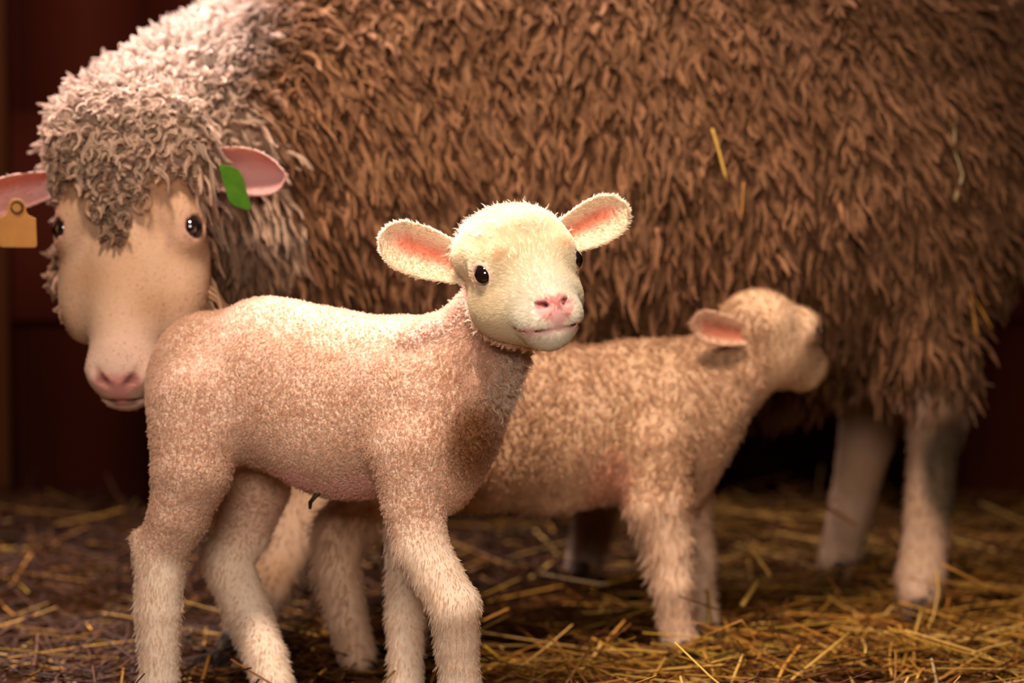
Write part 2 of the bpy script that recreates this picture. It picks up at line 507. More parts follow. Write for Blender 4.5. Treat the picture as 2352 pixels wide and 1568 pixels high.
def ear_geo(base, tip, up, L_thick, W, cup, w_base=0.5, droop=0.0, nu=22, nv=13, fold=0.0):
    """leaf-shaped cupped ear; up = direction towards its upper rim; opening = along cross so that it faces 'open'"""
    base, tip = A(base, float), A(tip, float)
    ax = tip - base; Ln = np.linalg.norm(ax); ax = ax / Ln
    up = norm(up - ax * (up @ ax)); op = np.cross(ax, up)
    if op[1] > 0: op = -op                       # the open side looks at the camera side of the pen
    u = np.linspace(0, 1, nu); vv = np.linspace(-1, 1, nv)
    wu = W * (w_base + (1 - w_base) * np.sin(np.minimum(u / 0.62, 1) * math.pi / 2))
    wu = wu * np.where(u > 0.62, np.sqrt(np.clip(1 - ((u - 0.62) / 0.385) ** 2.4, 0, 1)), 1)
    U_, V_ = np.meshgrid(u, vv, indexing='ij'); WU = np.repeat(wu[:, None], nv, 1)
    depth = cup * (1 - V_ ** 2) * (1.25 - 0.75 * U_) * WU * 1.3
    thick = L_thick * (1 - 0.75 * np.abs(V_) ** 3) * (1.2 - 0.6 * U_)
    mid = base + ax * (U_ * Ln)[..., None] + up * (WU * V_ - droop * Ln * U_ ** 2)[..., None]
    if fold: mid = mid + op * (fold * WU * np.clip(V_, 0, 1) ** 2)[..., None]
    inner = mid - op * depth[..., None] + op * (thick * 0.5)[..., None]
    outer = mid - op * depth[..., None] - op * (thick * 0.5)[..., None]
    v = np.concatenate([inner.reshape(-1, 3), outer.reshape(-1, 3)])
    f = []; n = nu * nv
    for i in range(nu - 1):
        for j in range(nv - 1):
            a, b, c, d = i * nv + j, (i + 1) * nv + j, (i + 1) * nv + j + 1, i * nv + j + 1
            f.append([a, b, c, d]); f.append([n + d, n + c, n + b, n + a])
    for i in range(nu - 1):
        f.append([i * nv, n + i * nv, n + (i + 1) * nv, (i + 1) * nv])
        k = nv - 1
        f.append([(i + 1) * nv + k, n + (i + 1) * nv + k, n + i * nv + k, i * nv + k])
    for j in range(nv - 1):
        k = (nu - 1) * nv
        f.append([k + j, n + k + j, n + k + j + 1, k + j + 1])
    uv = np.stack([U_.ravel(), V_.ravel()], 1)
    inn = np.r_[np.ones(n), np.zeros(n)]
    return v, A(f), np.r_[uv, uv], inn, ax, up, op

def fix_wind(v, f):
    """turn the faces outwards (away from the mesh centre line)"""
    n = np.cross(v[f[:, 2]] - v[f[:, 0]], v[f[:, 3]] - v[f[:, 1]])
    return f if ((v[f].mean(1) - v.mean(0)) * n).sum() > 0 else f[:, ::-1]

def sphere_mesh(c, r, nu=24, nv=16):
    v, f = [], []
    for i in range(nv + 1):
        a = math.pi * i / nv
        for j in range(nu):
            b = 2 * math.pi * j / nu
            v.append((c[0] + r * math.sin(a) * math.cos(b), c[1] + r * math.sin(a) * math.sin(b), c[2] + r * math.cos(a)))
    for i in range(nv):
        for j in range(nu):
            f.append([i * nu + j, (i + 1) * nu + j, (i + 1) * nu + (j + 1) % nu, i * nu + (j + 1) % nu])
    return A(v), A(f)

def hoof(c, heading, size, parent):
    """cloven hoof standing at c (on the ground), toes towards heading"""
    hd = norm(A([heading[0], heading[1], 0.0])); side = A([-hd[1], hd[0], 0])
    fl = Field()
    for sg in (-1, 1):
        for k in range(2):
            a = c + side * sg * size * 0.36 + A([0, 0, size * 1.1]) - hd * size * 0.1
            b = c + side * sg * size * 0.42 + hd * size * (0.75 - 0.5 * k) + A([0, 0, size * 0.12])
            fl.cap(a, b, size * 0.40, size * 0.30, size * 0.08)
    v, f = fl.mesh(size * 0.13, clip_z=c[2])
    return mesh_obj('hoof', v, f, M_HOOF, parent)

def pxr(r, Y): return r * Y / F_PX

def pchain(fl, rows, k=0.012):
    """rows of (px, py, Y, radius in px at that distance)"""
    fl.chain([(P(a, b, c), pxr(d, c)) for a, b, c, d in rows], k)


# ================================================================== the lamb in front
def build_front_lamb():
    O = P(1203, 613, 2.83)
    yaw, pit, rol = math.radians(20), math.radians(2), math.radians(8)
    H = head_frame(yaw, pit, rol)
    Lh = lambda x, y, z: O + H @ (A([x, y, z]) * A([.98, .95, .98]))
    fl = Field()
    # trunk
    fl.ell(P(478, 890, 3.05), (pxr(140, 3.05), .074, pxr(172, 3.05)), k=.02)
    fl.ell(P(612, 878, 3.02), (pxr(172, 3.0), .076, pxr(196, 3.0)), k=.022)
    fl.ell(P(760, 905, 2.99), (pxr(190, 3.0), .078, pxr(193, 3.0)), k=.04)
    fl.ell(P(920, 930, 2.95), (pxr(150, 2.95), .074, pxr(200, 2.95)), k=.04)
    fl.ell(P(1010, 960, 2.93), (pxr(105, 2.95), .062, pxr(175, 2.95)), k=.04)
    fl.ell(P(790, 965, 2.97), (pxr(190, 3.0), .060, pxr(176, 3.0)), k=.03)
    # neck and breast
    fl.cap(P(1005, 860, 2.94), P(1125, 745, 2.91), pxr(112, 2.9), pxr(78, 2.9), k=.03)
    fl.cap(P(1125, 745, 2.91), P(1160, 680, 2.90), pxr(78, 2.9), pxr(72, 2.9), k=.02)
    fl.cap(P(1125, 830, 2.91), P(1035, 1040, 2.92), pxr(74, 2.9), pxr(78, 2.9), k=.03)
    fl.ell(P(1022, 1112, 2.915), (pxr(42, 2.9), .036, pxr(62, 2.9)), k=.03)
    # near hind leg
    pchain(fl, [(455, 930, 2.99, 117), (440, 1080, 2.97, 91), (412, 1180, 2.97, 68), (372, 1265, 2.98, 58),
                (364, 1400, 2.98, 51), (368, 1560, 2.98, 43), (368, 1600, 2.98, 44), (374, 1648, 2.97, 40)], .02)
    fl.cap(P(322, 1238, 2.985), P(352, 1290, 2.98), pxr(22, 2.98), pxr(34, 2.98), .012)
    # far hind leg
    pchain(fl, [(560, 1000, 3.10, 109), (580, 1120, 3.11, 83), (560, 1220, 3.11, 62), (525, 1290, 3.11, 54),
                (570, 1410, 3.10, 53), (612, 1510, 3.05, 47), (632, 1580, 3.03, 44), (644, 1625, 3.02, 38)], .02)
    fl.cap(P(488, 1266, 3.11), P(510, 1310, 3.11), pxr(20, 3.1), pxr(30, 3.1), .012)
    # near foreleg, knee pushed forward
    pchain(fl, [(945, 1040, 2.89, 99), (950, 1160, 2.88, 70), (968, 1260, 2.87, 62), (1010, 1330, 2.86, 56),
                (1046, 1395, 2.85, 58), (1050, 1470, 2.86, 49), (1058, 1570, 2.87, 46), (1062, 1640, 2.87, 42)], .016)
    # far foreleg
    pchain(fl, [(950, 1080, 3.0, 79), (935, 1220, 3.0, 46), (930, 1340, 3.0, 42), (932, 1420, 3.0, 42), (933, 1560, 3.0, 38), (935, 1610, 2.99, 34)], .014)
    # head
    fl.ell(Lh(0, -.045, .008), (.050, .052, .043), H, k=.02)
    fl.ell(Lh(0, -.015, .017), (.049, .044, .034), H, k=.02)
    fl.ell(Lh(0, .000, -.032), (.049, .058, .042), H, k=.02)
    fl.cap(Lh(0, .010, -.016), Lh(0, .056, -.044), .038, .0265, k=.018)
    fl.cap(Lh(0, .0, -.045), Lh(0, .052, -.059), .031, .018, k=.016)
    for sg in (-1, 1):
        fl.ell(Lh(sg * .017, .058, -.045), (.015, .019, .014), H, k=.012)      # upper lip pads
        fl.ell(Lh(sg * .032, .004, .017), (.014, .024, .011), H, k=.024)       # brow
        fl.ell(Lh(sg * .0415, .007, .001), (.0135, .018, .0145), H, k=.012)       # eye bulge
        fl.ell(Lh(sg * .032, -.01, -.038), (.020, .035, .024), H, k=.02)       # cheek
        fl.ell(Lh(sg * .046, -.036, .016), (.014, .014, .014), H, k=.014)      # ear root
    fl.ell(Lh(0, .072, -.037), (.013, .011, .012), H, k=.010)                  # nose pad
    fl.ell(Lh(0, .056, -.060), (.018, .017, .011), H, k=.010)                  # chin / lower lip
    EY = []
    for sg in (-1, 1):
        e = Lh(sg * .0450, .0130, .001) ; EY.append(e)
        fl.ell(e, (.0110,) * 3, k=.003, sub=True)
        fl.cap(Lh(sg * .008, .090, -.031), Lh(sg * .0125, .0775, -.0305), .0022, .0030, k=.003, sub=True)  # nostril
        fl.cap(Lh(sg * .0125, .0775, -.0305), Lh(sg * .0165, .070, -.028), .0028, .0016, k=.003, sub=True)
        fl.cap(Lh(0, .089, -.0540), Lh(sg * .014, .083, -.0552), .0014, .0014, k=.003, sub=True)      # mouth slit
        fl.cap(Lh(sg * .014, .083, -.0552), Lh(sg * .027, .062, -.0546), .0014, .0012, k=.003, sub=True)
        fl.cap(Lh(sg * .027, .062, -.0546), Lh(sg * .032, .050, -.0530), .0012, .0006, k=.003, sub=True)
    fl.cap(Lh(0, .090, -.041), Lh(0, .092, -.053), .0010, .0010, k=.003, sub=True)  # philtrum
    v, f = fl.mesh(0.00165)
    n, ar = vert_normals(v, f)
    # ---- masks
    hl = (v - O) @ H / A([.98, .95, .98])                       # head-local coordinates
    d_head = np.sqrt((hl[:, 0] / .078) ** 2 + ((hl[:, 1] - .005) / .125) ** 2 + ((hl[:, 2] + .020) / .084) ** 2)
    headm = 1 - sstep(.92, 1.12, d_head)
    headm *= sstep(-.060, -.040, hl[:, 1] + .55 * hl[:, 2] - .3 * np.maximum(0, -hl[:, 2]) + .02 + .010 * (vnoise(v, .012, 8) - .5))
    thr_ = -.090 + .022 * (1 - sstep(-.02, .035, hl[:, 1]))
    headm *= sstep(0, .010, hl[:, 2] - thr_)                # below the jaw the neck wool begins
    z = v[:, 2]
    legm = 1 - sstep(.175, .235, z + .03 * (vnoise(v, .03, 1) - .5) + np.where(v[:, 0] > -.15, -.005, .03))
    nz = vnoise(v, .02, 2)[:, None]
    c_wool = lerp(A([.70, .475, .345]), A([.78, .575, .455]), nz)
    c_head = lerp(A([.90, .76, .57]), A([.94, .85, .74]), sstep(.02, .07, hl[:, 1])[:, None])
    c_leg = lerp(A([.84, .66, .52]), A([.90, .76, .62]), nz)
    col = lerp(lerp(c_wool, c_leg, legm[:, None]), c_head, headm[:, None])
    def blob(c, r, color, st=1.0):
        nonlocal col
        d = np.sqrt((((hl - A(c)) / A(r)) ** 2).sum(1))
        m = (1 - sstep(.55, 1.1, d)) * st
        col = lerp(col, A(color), m[:, None])
    skin = np.zeros(len(v))
    def skinb(c, r):
        nonlocal skin
        d = np.sqrt((((hl - A(c)) / A(r)) ** 2).sum(1)); skin = np.maximum(skin, 1 - sstep(.7, 1.1, d))
    for sg in (-1, 1):
        blob((sg * .031, .025, .018), (.012, .012, .012), (.74, .50, .27), .55)
        blob((sg * .045, .013, .001), (.0175, .0175, .0175), (.84, .58, .54), .75)
        blob((sg * .045, .013, .001), (.0130, .0130, .0130), (.30, .10, .11), .9)
        blob((sg * .029, .028, -.008), (.007, .006, .0035), (.62, .33, .34), .6)
        skinb((sg * .046, .015, .001), (.0185, .0190, .0180))
        blob((sg * .009, .082, -.033), (.016, .016, .012), (.80, .40, .38), .85)
        blob((sg * .012, .078, -.030), (.010, .010, .0042), (.42, .12, .12), .9)
        blob((sg * .012, .080, -.0305), (.007, .006, .003), (.06, .015, .015), 1)
        blob((sg * .02, .068, -.0550), (.022, .022, .0065), (.78, .42, .40), .7)
        skinb((sg * .012, .078, -.036), (.012, .014, .008))
        skinb((sg * .016, .074, -.0550), (.022, .02, .004))
    blob((0, .088, -.043), (.012, .012, .012), (.80, .42, .41), .85)
    blob((0, .09, -.0545), (.014, .014, .005), (.66, .30, .30), .8)
    skinb((0, .088, -.044), (.009, .012, .010))
    # mouth slit and philtrum: thin dark lip line
    ml = A([(-.032, .050, -.0530), (-.027, .062, -.0546), (-.014, .083, -.0552), (0, .089, -.0540), (.014, .083, -.0552), (.027, .062, -.0546), (.032, .050, -.0530)])
    dm = np.full(len(v), 9.0)
    near = np.flatnonzero(d_head < 1.6)
    for a, b in zip(ml[:-1], ml[1:]):
        t = np.clip(((hl[near] - a) @ (b - a)) / ((b - a) @ (b - a)), 0, 1)
        dd = (hl[near] - a - t[:, None] * (b - a)); dd[:, 1] *= .3
        dm[near] = np.minimum(dm[near], np.linalg.norm(dd, axis=1))
    skin = np.maximum(skin, (1 - sstep(.0035, .006, dm)) * sstep(.03, .05, hl[:, 1]))
    col = lerp(col, A([.10, .03, .035]), (1 - sstep(.0010, .0026, dm))[:, None] * sstep(.03, .05, hl[:, 1])[:, None])
    m = 1 - sstep(.35, 1.15, np.linalg.norm((v - P(1088, 1020, 2.87)) / A([.034, .10, .056]), axis=1))     # brown breast wool, with its shade painted into the colour
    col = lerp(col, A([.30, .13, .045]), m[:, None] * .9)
    # pink bare skin at groin and armpit
    for c, r in ((P(665, 1105, 2.95), .030), (P(825, 1125, 2.92), .034)):
        m = 1 - sstep(.6, 1.1, np.linalg.norm((v - c) / A([1.3, 1.6, .6]), axis=1) / r)
        col = lerp(col, A([.80, .47, .42]), m[:, None] * .8)
        skin = np.maximum(skin, .7 * m)
    gx = P(700, 1600, 2.97)
    root = empty('lamb', (gx[0], gx[1], 0))
    tag(root, 'small cream lamb standing in front with its face turned to the camera', 'lamb')
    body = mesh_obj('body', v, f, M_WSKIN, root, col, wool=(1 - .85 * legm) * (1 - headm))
    cp = A([P(745, 1100, 2.95), P(735, 1128, 2.95), P(722, 1142, 2.95), P(713, 1153, 2.95), P(712, 1168, 2.952)])
    cv, cf = stalk_geo(cp, .0042, 10, .8)
    tp_ = 1 - .6 * (np.arange(len(cv)) // 10 / 4.0)[:, None]; cv = np.repeat(cp, 10, 0) + (cv - np.repeat(cp, 10, 0)) * tp_
    mesh_obj('umbilical_cord', cv, cf, M_HOOF, root)
    # ---- eyes
    for e, sg in zip(EY, (-1, 1)):
        ev, ef = sphere_mesh(e + H @ A([sg * .0014, .0016, 0]), .0116)
        o = mesh_obj('eye', ev, fix_wind(ev, ef), M_EYE, root)
    # ---- ears
    hair = []
    for (bp, tp, up, W, cup, wb, dr) in (
            (P(1082, 618, 2.865), P(874, 548, 2.84), (-.15, 0, 1.0), .0250, .42, .62, -.02),
            (P(1275, 556, 2.90), P(1438, 476, 2.89), (-.45, 0, 1.0), .0225, .40, .60, 0.0)):
        ev, ef, uv, inn, ax, upv, op = ear_geo(bp, tp, A(up), .0035, W, cup, wb, dr)
        ef = fix_wind(ev, ef)
        m = inn * (1 - sstep(.08, .62, np.abs(uv[:, 1] - .10))) * sstep(.0, .15, uv[:, 0]) * (1 - sstep(.72, .95, uv[:, 0]))
        ec = lerp(A([.90, .76, .58]), A([.74, .22, .13]), (m * .97)[:, None])
        o = mesh_obj('ear', ev, ef, M_SKIN, root, ec)
        en, ea = vert_normals(ev, ef)
        dens = 1.0 - .90 * m
        bl, c, nn = pick(ev, ef, en, ea, dens, 5200)
        flow = np.tile(ax, (len(c), 1)) + .5 * bl(np.c_[uv[:, 1], uv[:, 1], uv[:, 1]]) * upv
        cc = lerp(A([.90, .76, .60]), A([.80, .36, .24]), bl(np.c_[m, m, m]))
        hair.append(strands(c, nn, flow, cc * 1.12, 5, .0050, .0010, .00010, lay=.72, K=4, clump=.2, jit=.14, cjit=.03))
    # ---- head fur: short, lying back from the nose
    hd = headm * (1 - skin)
    bl, c, nn = pick(v, f, n, ar, hd + 1e-6, 42000)
    q = (c - O) @ H / A([.98, .95, .98])
    fl_l = np.c_[q[:, 0] * 9, -np.ones(len(q)) * .8, (q[:, 2] + .035) * 10]
    flow = fl_l @ H.T
    crown = sstep(.028, .048, q[:, 2])
    hair.append(strands(c, nn, flow, bl(col) * 1.15, 5, .0042 + .0050 * crown, .0011, .00009, lay=.70 - .22 * crown, K=4, clump=.0, jit=.06, sink=.0003, cjit=.035))
    # curly quiff on the poll
    dens = sstep(.030, .044, hl[:, 2]) * headm * (1 - sstep(.0, .035, hl[:, 1])) + sstep(-.03, -.045, hl[:, 1]) * sstep(.0, .02, hl[:, 2]) * (d_head < 1.3) * .5
    bl, c, nn = pick(v, f, n, ar, dens + 1e-9, 900)
    hair.append(strands(c, nn, np.tile(A([-.6, .2, -.1]), (len(c), 1)), np.tile(A([.92, .83, .72]), (len(c), 1)), 7, .0095, .0018, .00012, lay=.45, K=7, curl=.0022, turns=.9, clump=.75, jit=.25, cjit=.04))
    # ---- body wool: tight little curls
    bd = (1 - legm) * (1 - headm) * (1 - .75 * skin)
    bl, c, nn = pick(v, f, n, ar, bd + 1e-7, 60000)
    chest = sstep(P(960, 0, 2.9)[0], P(1100, 0, 2.9)[0], c[:, 0]) * sstep(.25, .30, c[:, 2])
    flow = A([-.35, 0, -1.0]) + .9 * (np.stack([vnoise(c, .02, 11), vnoise(c, .02, 12), vnoise(c, .02, 13)], 1) - .5)
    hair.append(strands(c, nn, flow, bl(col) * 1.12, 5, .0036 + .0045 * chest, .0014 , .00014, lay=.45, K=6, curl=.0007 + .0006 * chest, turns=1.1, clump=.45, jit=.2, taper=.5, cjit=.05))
    # ---- longer pale tufts down the throat
    dens = (1 - sstep(.6, 1.0, np.linalg.norm((v - P(1168, 890, 2.87)) / A([.026, .05, .045]), axis=1))) * (1 - headm)
    bl, c, nn = pick(v, f, n, ar, dens + 1e-9, 150)
    hair.append(strands(c, nn, np.tile(A([.1, 0, -1.0]), (len(c), 1)), np.tile(A([.84, .70, .58]), (len(c), 1)), 10, .014, .0022, .00016, lay=.50, K=7, curl=.0022, turns=1.3, clump=.85, jit=.28, cjit=.05))
    # ---- leg fur
    ld = legm * (1 - headm) * (1 - skin)
    bl, c, nn = pick(v, f, n, ar, ld + 1e-7, 17000)
    bk = np.clip(-nn[:, 0], 0, 1)
    flow = np.tile(A([-.15, 0, -1.0]), (len(c), 1)) + .35 * (np.stack([vnoise(c, .015, 14), vnoise(c, .015, 15), 0 * c[:, 0]], 1) - .5)
    hair.append(strands(c, nn, flow, bl(col) * 1.03, 6, .0058 + .0035 * bk, .0014, .00013, lay=.72, K=4, clump=.6, jit=.14, cjit=.05))
    K_ = [h_ for h_ in hair]
    # same number of points per strand within one object: one wool coat, one short coat
    short = join_hair([h_ for h_ in K_ if h_[0].shape[1] == 4])
    hair_obj('fur', *short[:2], short[2], M_FUR, root)
    curly = [h_ for h_ in K_ if h_[0].shape[1] == 6][0]
    hair_obj('wool', *curly[:2], curly[2], M_LWOOL, root)
    quiff = join_hair([h_ for h_ in K_ if h_[0].shape[1] == 7])
    hair_obj('long_wool', *quiff[:2], quiff[2], M_FUR, root)
    for px, Y in ((384, 2.97), (656, 3.015), (1070, 2.87), (942, 2.99)):
        g = P(px, 1650, Y)
        hoof((g[0], g[1], 0.0), (1, -.2), .017, root)

build_front_lamb()

# ================================================================== the nursing lamb behind
def build_back_lamb():
    O = P(1782, 762, 3.41)
    H = head_frame(math.radians(134), math.radians(12), math.radians(-8))
    Lh = lambda x, y, z: O + H @ A([x, y, z])
    fl = Field()
    fl.ell(P(900, 985, 3.24), (pxr(140, 3.24), .070, pxr(165, 3.24)), k=.03)
    fl.ell(P(1090, 985, 3.27), (pxr(190, 3.27), .074, pxr(190, 3.27)), k=.04)
    fl.ell(P(1270, 985, 3.31), (pxr(190, 3.31), .076, pxr(196, 3.31)), k=.04)
    fl.ell(P(1450, 970, 3.34), (pxr(150, 3.34), .070, pxr(188, 3.34)), k=.04)
    fl.ell(P(1550, 985, 3.36), (pxr(105, 3.36), .060, pxr(150, 3.36)), k=.04)
    fl.cap(P(1540, 910, 3.37), P(1680, 850, 3.40), pxr(125, 3.37), pxr(92, 3.40), k=.03)
    fl.cap(P(1680, 850, 3.40), P(1715, 800, 3.41), pxr(92, 3.40), pxr(84, 3.4), k=.02)
    fl.cap(P(1620, 960, 3.37), P(1545, 1110, 3.36), pxr(88, 3.37), pxr(72, 3.36), k=.03)
    # legs
    pchain(fl, [(1490, 1030, 3.30, 94), (1512, 1150, 3.29, 77), (1536, 1250, 3.29, 54), (1545, 1340, 3.29, 46), (1552, 1420, 3.30, 40), (1560, 1458, 3.30, 38)], .016)
    pchain(fl, [(1560, 1080, 3.41, 79), (1592, 1200, 3.42, 40), (1606, 1280, 3.42, 38), (1608, 1350, 3.42, 30), (1628, 1450, 3.42, 28)], .014)
    pchain(fl, [(905, 1050, 3.20, 124), (860, 1150, 3.19, 94), (785, 1215, 3.19, 60), (775, 1300, 3.20, 50), (795, 1420, 3.22, 44), (820, 1500, 3.235, 42)], .02)
    pchain(fl, [(930, 1080, 3.32, 89), (930, 1200, 3.34, 56), (930, 1300, 3.34, 42), (945, 1400, 3.34, 38), (950, 1480, 3.34, 36)], .014)
    # head
    fl.ell(Lh(0, -.030, .004), (.046, .052, .041), H, k=.02)
    fl.ell(Lh(0, -.005, -.028), (.036, .050, .034), H, k=.02)
    fl.cap(Lh(0, .005, -.012), Lh(0, .058, -.032), .038, .025, k=.02)
    fl.cap(Lh(0, .0, -.036), Lh(0, .050, -.046), .026, .016, k=.016)
    for sg in (-1, 1):
        fl.ell(Lh(sg * .034, .010, .014), (.014, .020, .012), H, k=.014)
        fl.ell(Lh(sg * .040, .012, .000), (.012, .016, .013), H, k=.012)
    e = [Lh(sg * .041, .016, .001) for sg in (-1, 1)]
    for q in e: fl.ell(q, (.0102,) * 3, k=.003, sub=True)
    v, f = fl.mesh(0.0026)
    n, ar = vert_normals(v, f)
    hl = (v - O) @ H
    z = v[:, 2]
    d_head = np.sqrt((hl[:, 0] / .075) ** 2 + ((hl[:, 1] - .01) / .120) ** 2 + ((hl[:, 2] + .015) / .08) ** 2)
    headm = (1 - sstep(.92, 1.15, d_head)) * sstep(-.06, -.04, hl[:, 1] + .5 * hl[:, 2] + .01)
    legm = 1 - sstep(.15, .21, z + .03 * (vnoise(v, .03, 61) - .5))
    nz = vnoise(v, .03, 62)[:, None]
    col = lerp(A([.50, .31, .185]), A([.62, .41, .27]), nz)
    col = lerp(col, lerp(A([.62, .42, .28]), A([.72, .52, .38]), nz), legm[:, None])
    col = lerp(col, A([.70, .48, .31]), headm[:, None])
    # pinkish thin wool behind the elbow
    m = 1 - sstep(.5, 1.1, np.linalg.norm((v - P(1400, 1110, 3.27)) / A([.035, .05, .055]), axis=1))
    col = lerp(col, A([.62, .32, .22]), m[:, None] * .7)
    g = P(1250, 1500, 3.3)
    root = empty('lamb', (g[0], g[1], 0))
    tag(root, 'tan lamb standing under the ewe, facing away with its nose to her flank', 'lamb')
    mesh_obj('body', v, f, M_WSKIN, root, col, wool=(1 - legm) * (1 - headm))
    for q in e:
        ev, ef = sphere_mesh(q, .0100); mesh_obj('eye', ev, fix_wind(ev, ef), M_EYE, root)
    hair = []
    for bp, tp, up, W in ((P(1716, 768, 3.345), P(1592, 742, 3.30), (-.25, 0, 1), .0195), (P(1752, 740, 3.455), P(1700, 712, 3.52), (0, 0, 1), .017)):
        ev, ef, uv, inn, ax, upv, op = ear_geo(bp, tp, A(up), .0035, W, .42, .62, .0)
        ef = fix_wind(ev, ef)
        m = inn * (1 - sstep(.3, .8, np.abs(uv[:, 1] + .05))) * (1 - sstep(.70, .95, uv[:, 0]))
        mesh_obj('ear', ev, ef, M_SKIN, root, lerp(A([.74, .48, .33]), A([.42, .12, .07]), (m * .95)[:, None]))
        en, ea = vert_normals(ev, ef)
        bl, c, nn = pick(ev, ef, en, ea, 1 - .8 * m, 2200)
        hair.append(strands(c, nn, np.tile(ax, (len(c), 1)), np.tile(A([.76, .52, .37]), (len(c), 1)), 2, .006, .0008, .00018, lay=.7, K=5, clump=.2, jit=.25))
    bl, c, nn = pick(v, f, n, ar, headm + 1e-7, 7000)
    flow = np.tile(H @ A([0, -1.0, .2]), (len(c), 1))
    hair.append(strands(c, nn, flow, bl(col), 3, .006, .0015, .0002, lay=.7, K=5, clump=.3))
    bl, c, nn = pick(v, f, n, ar, legm * (1 - headm) + 1e-7, 7500)
    bk = np.clip(-nn[:, 0], 0, 1) * sstep(.06, .12, c[:, 2])
    hair.append(strands(c, nn, np.tile(A([-.15, 0, -1.0]), (len(c), 1)), bl(col), 4, .008 + .008 * bk, .002, .00022, lay=.6, K=5, clump=.6))
    h_ = join_hair(hair); hair_obj('fur', *h_, M_FUR, root)
    bl, c, nn = pick(v, f, n, ar, (1 - legm) * (1 - headm) + 1e-7, 16000)
    cl = bl(col) * (vnoise(c, .010, 64)[:, None] * .20 + .90)
    flow = A([-.1, 0, -1.0]) + .5 * (np.stack([vnoise(c, .02, 65), vnoise(c, .02, 66), 0 * c[:, 0]], 1) - .5)
    h_ = strands(c, nn, flow, cl * 1.08, 8, .0080, .0024, .00019, lay=.72, K=6, curl=.0012, turns=1.0, clump=.45, jit=.18, taper=.5, cjit=.05)
    hair_obj('wool', *h_, M_LWOOL, root)
    for px, Y in ((1572, 3.29), (1640, 3.415), (832, 3.235), (958, 3.34)):
        g = P(px, 1480, Y); hoof((g[0], g[1], 0.0), (1, .15), .016, root)

build_back_lamb()

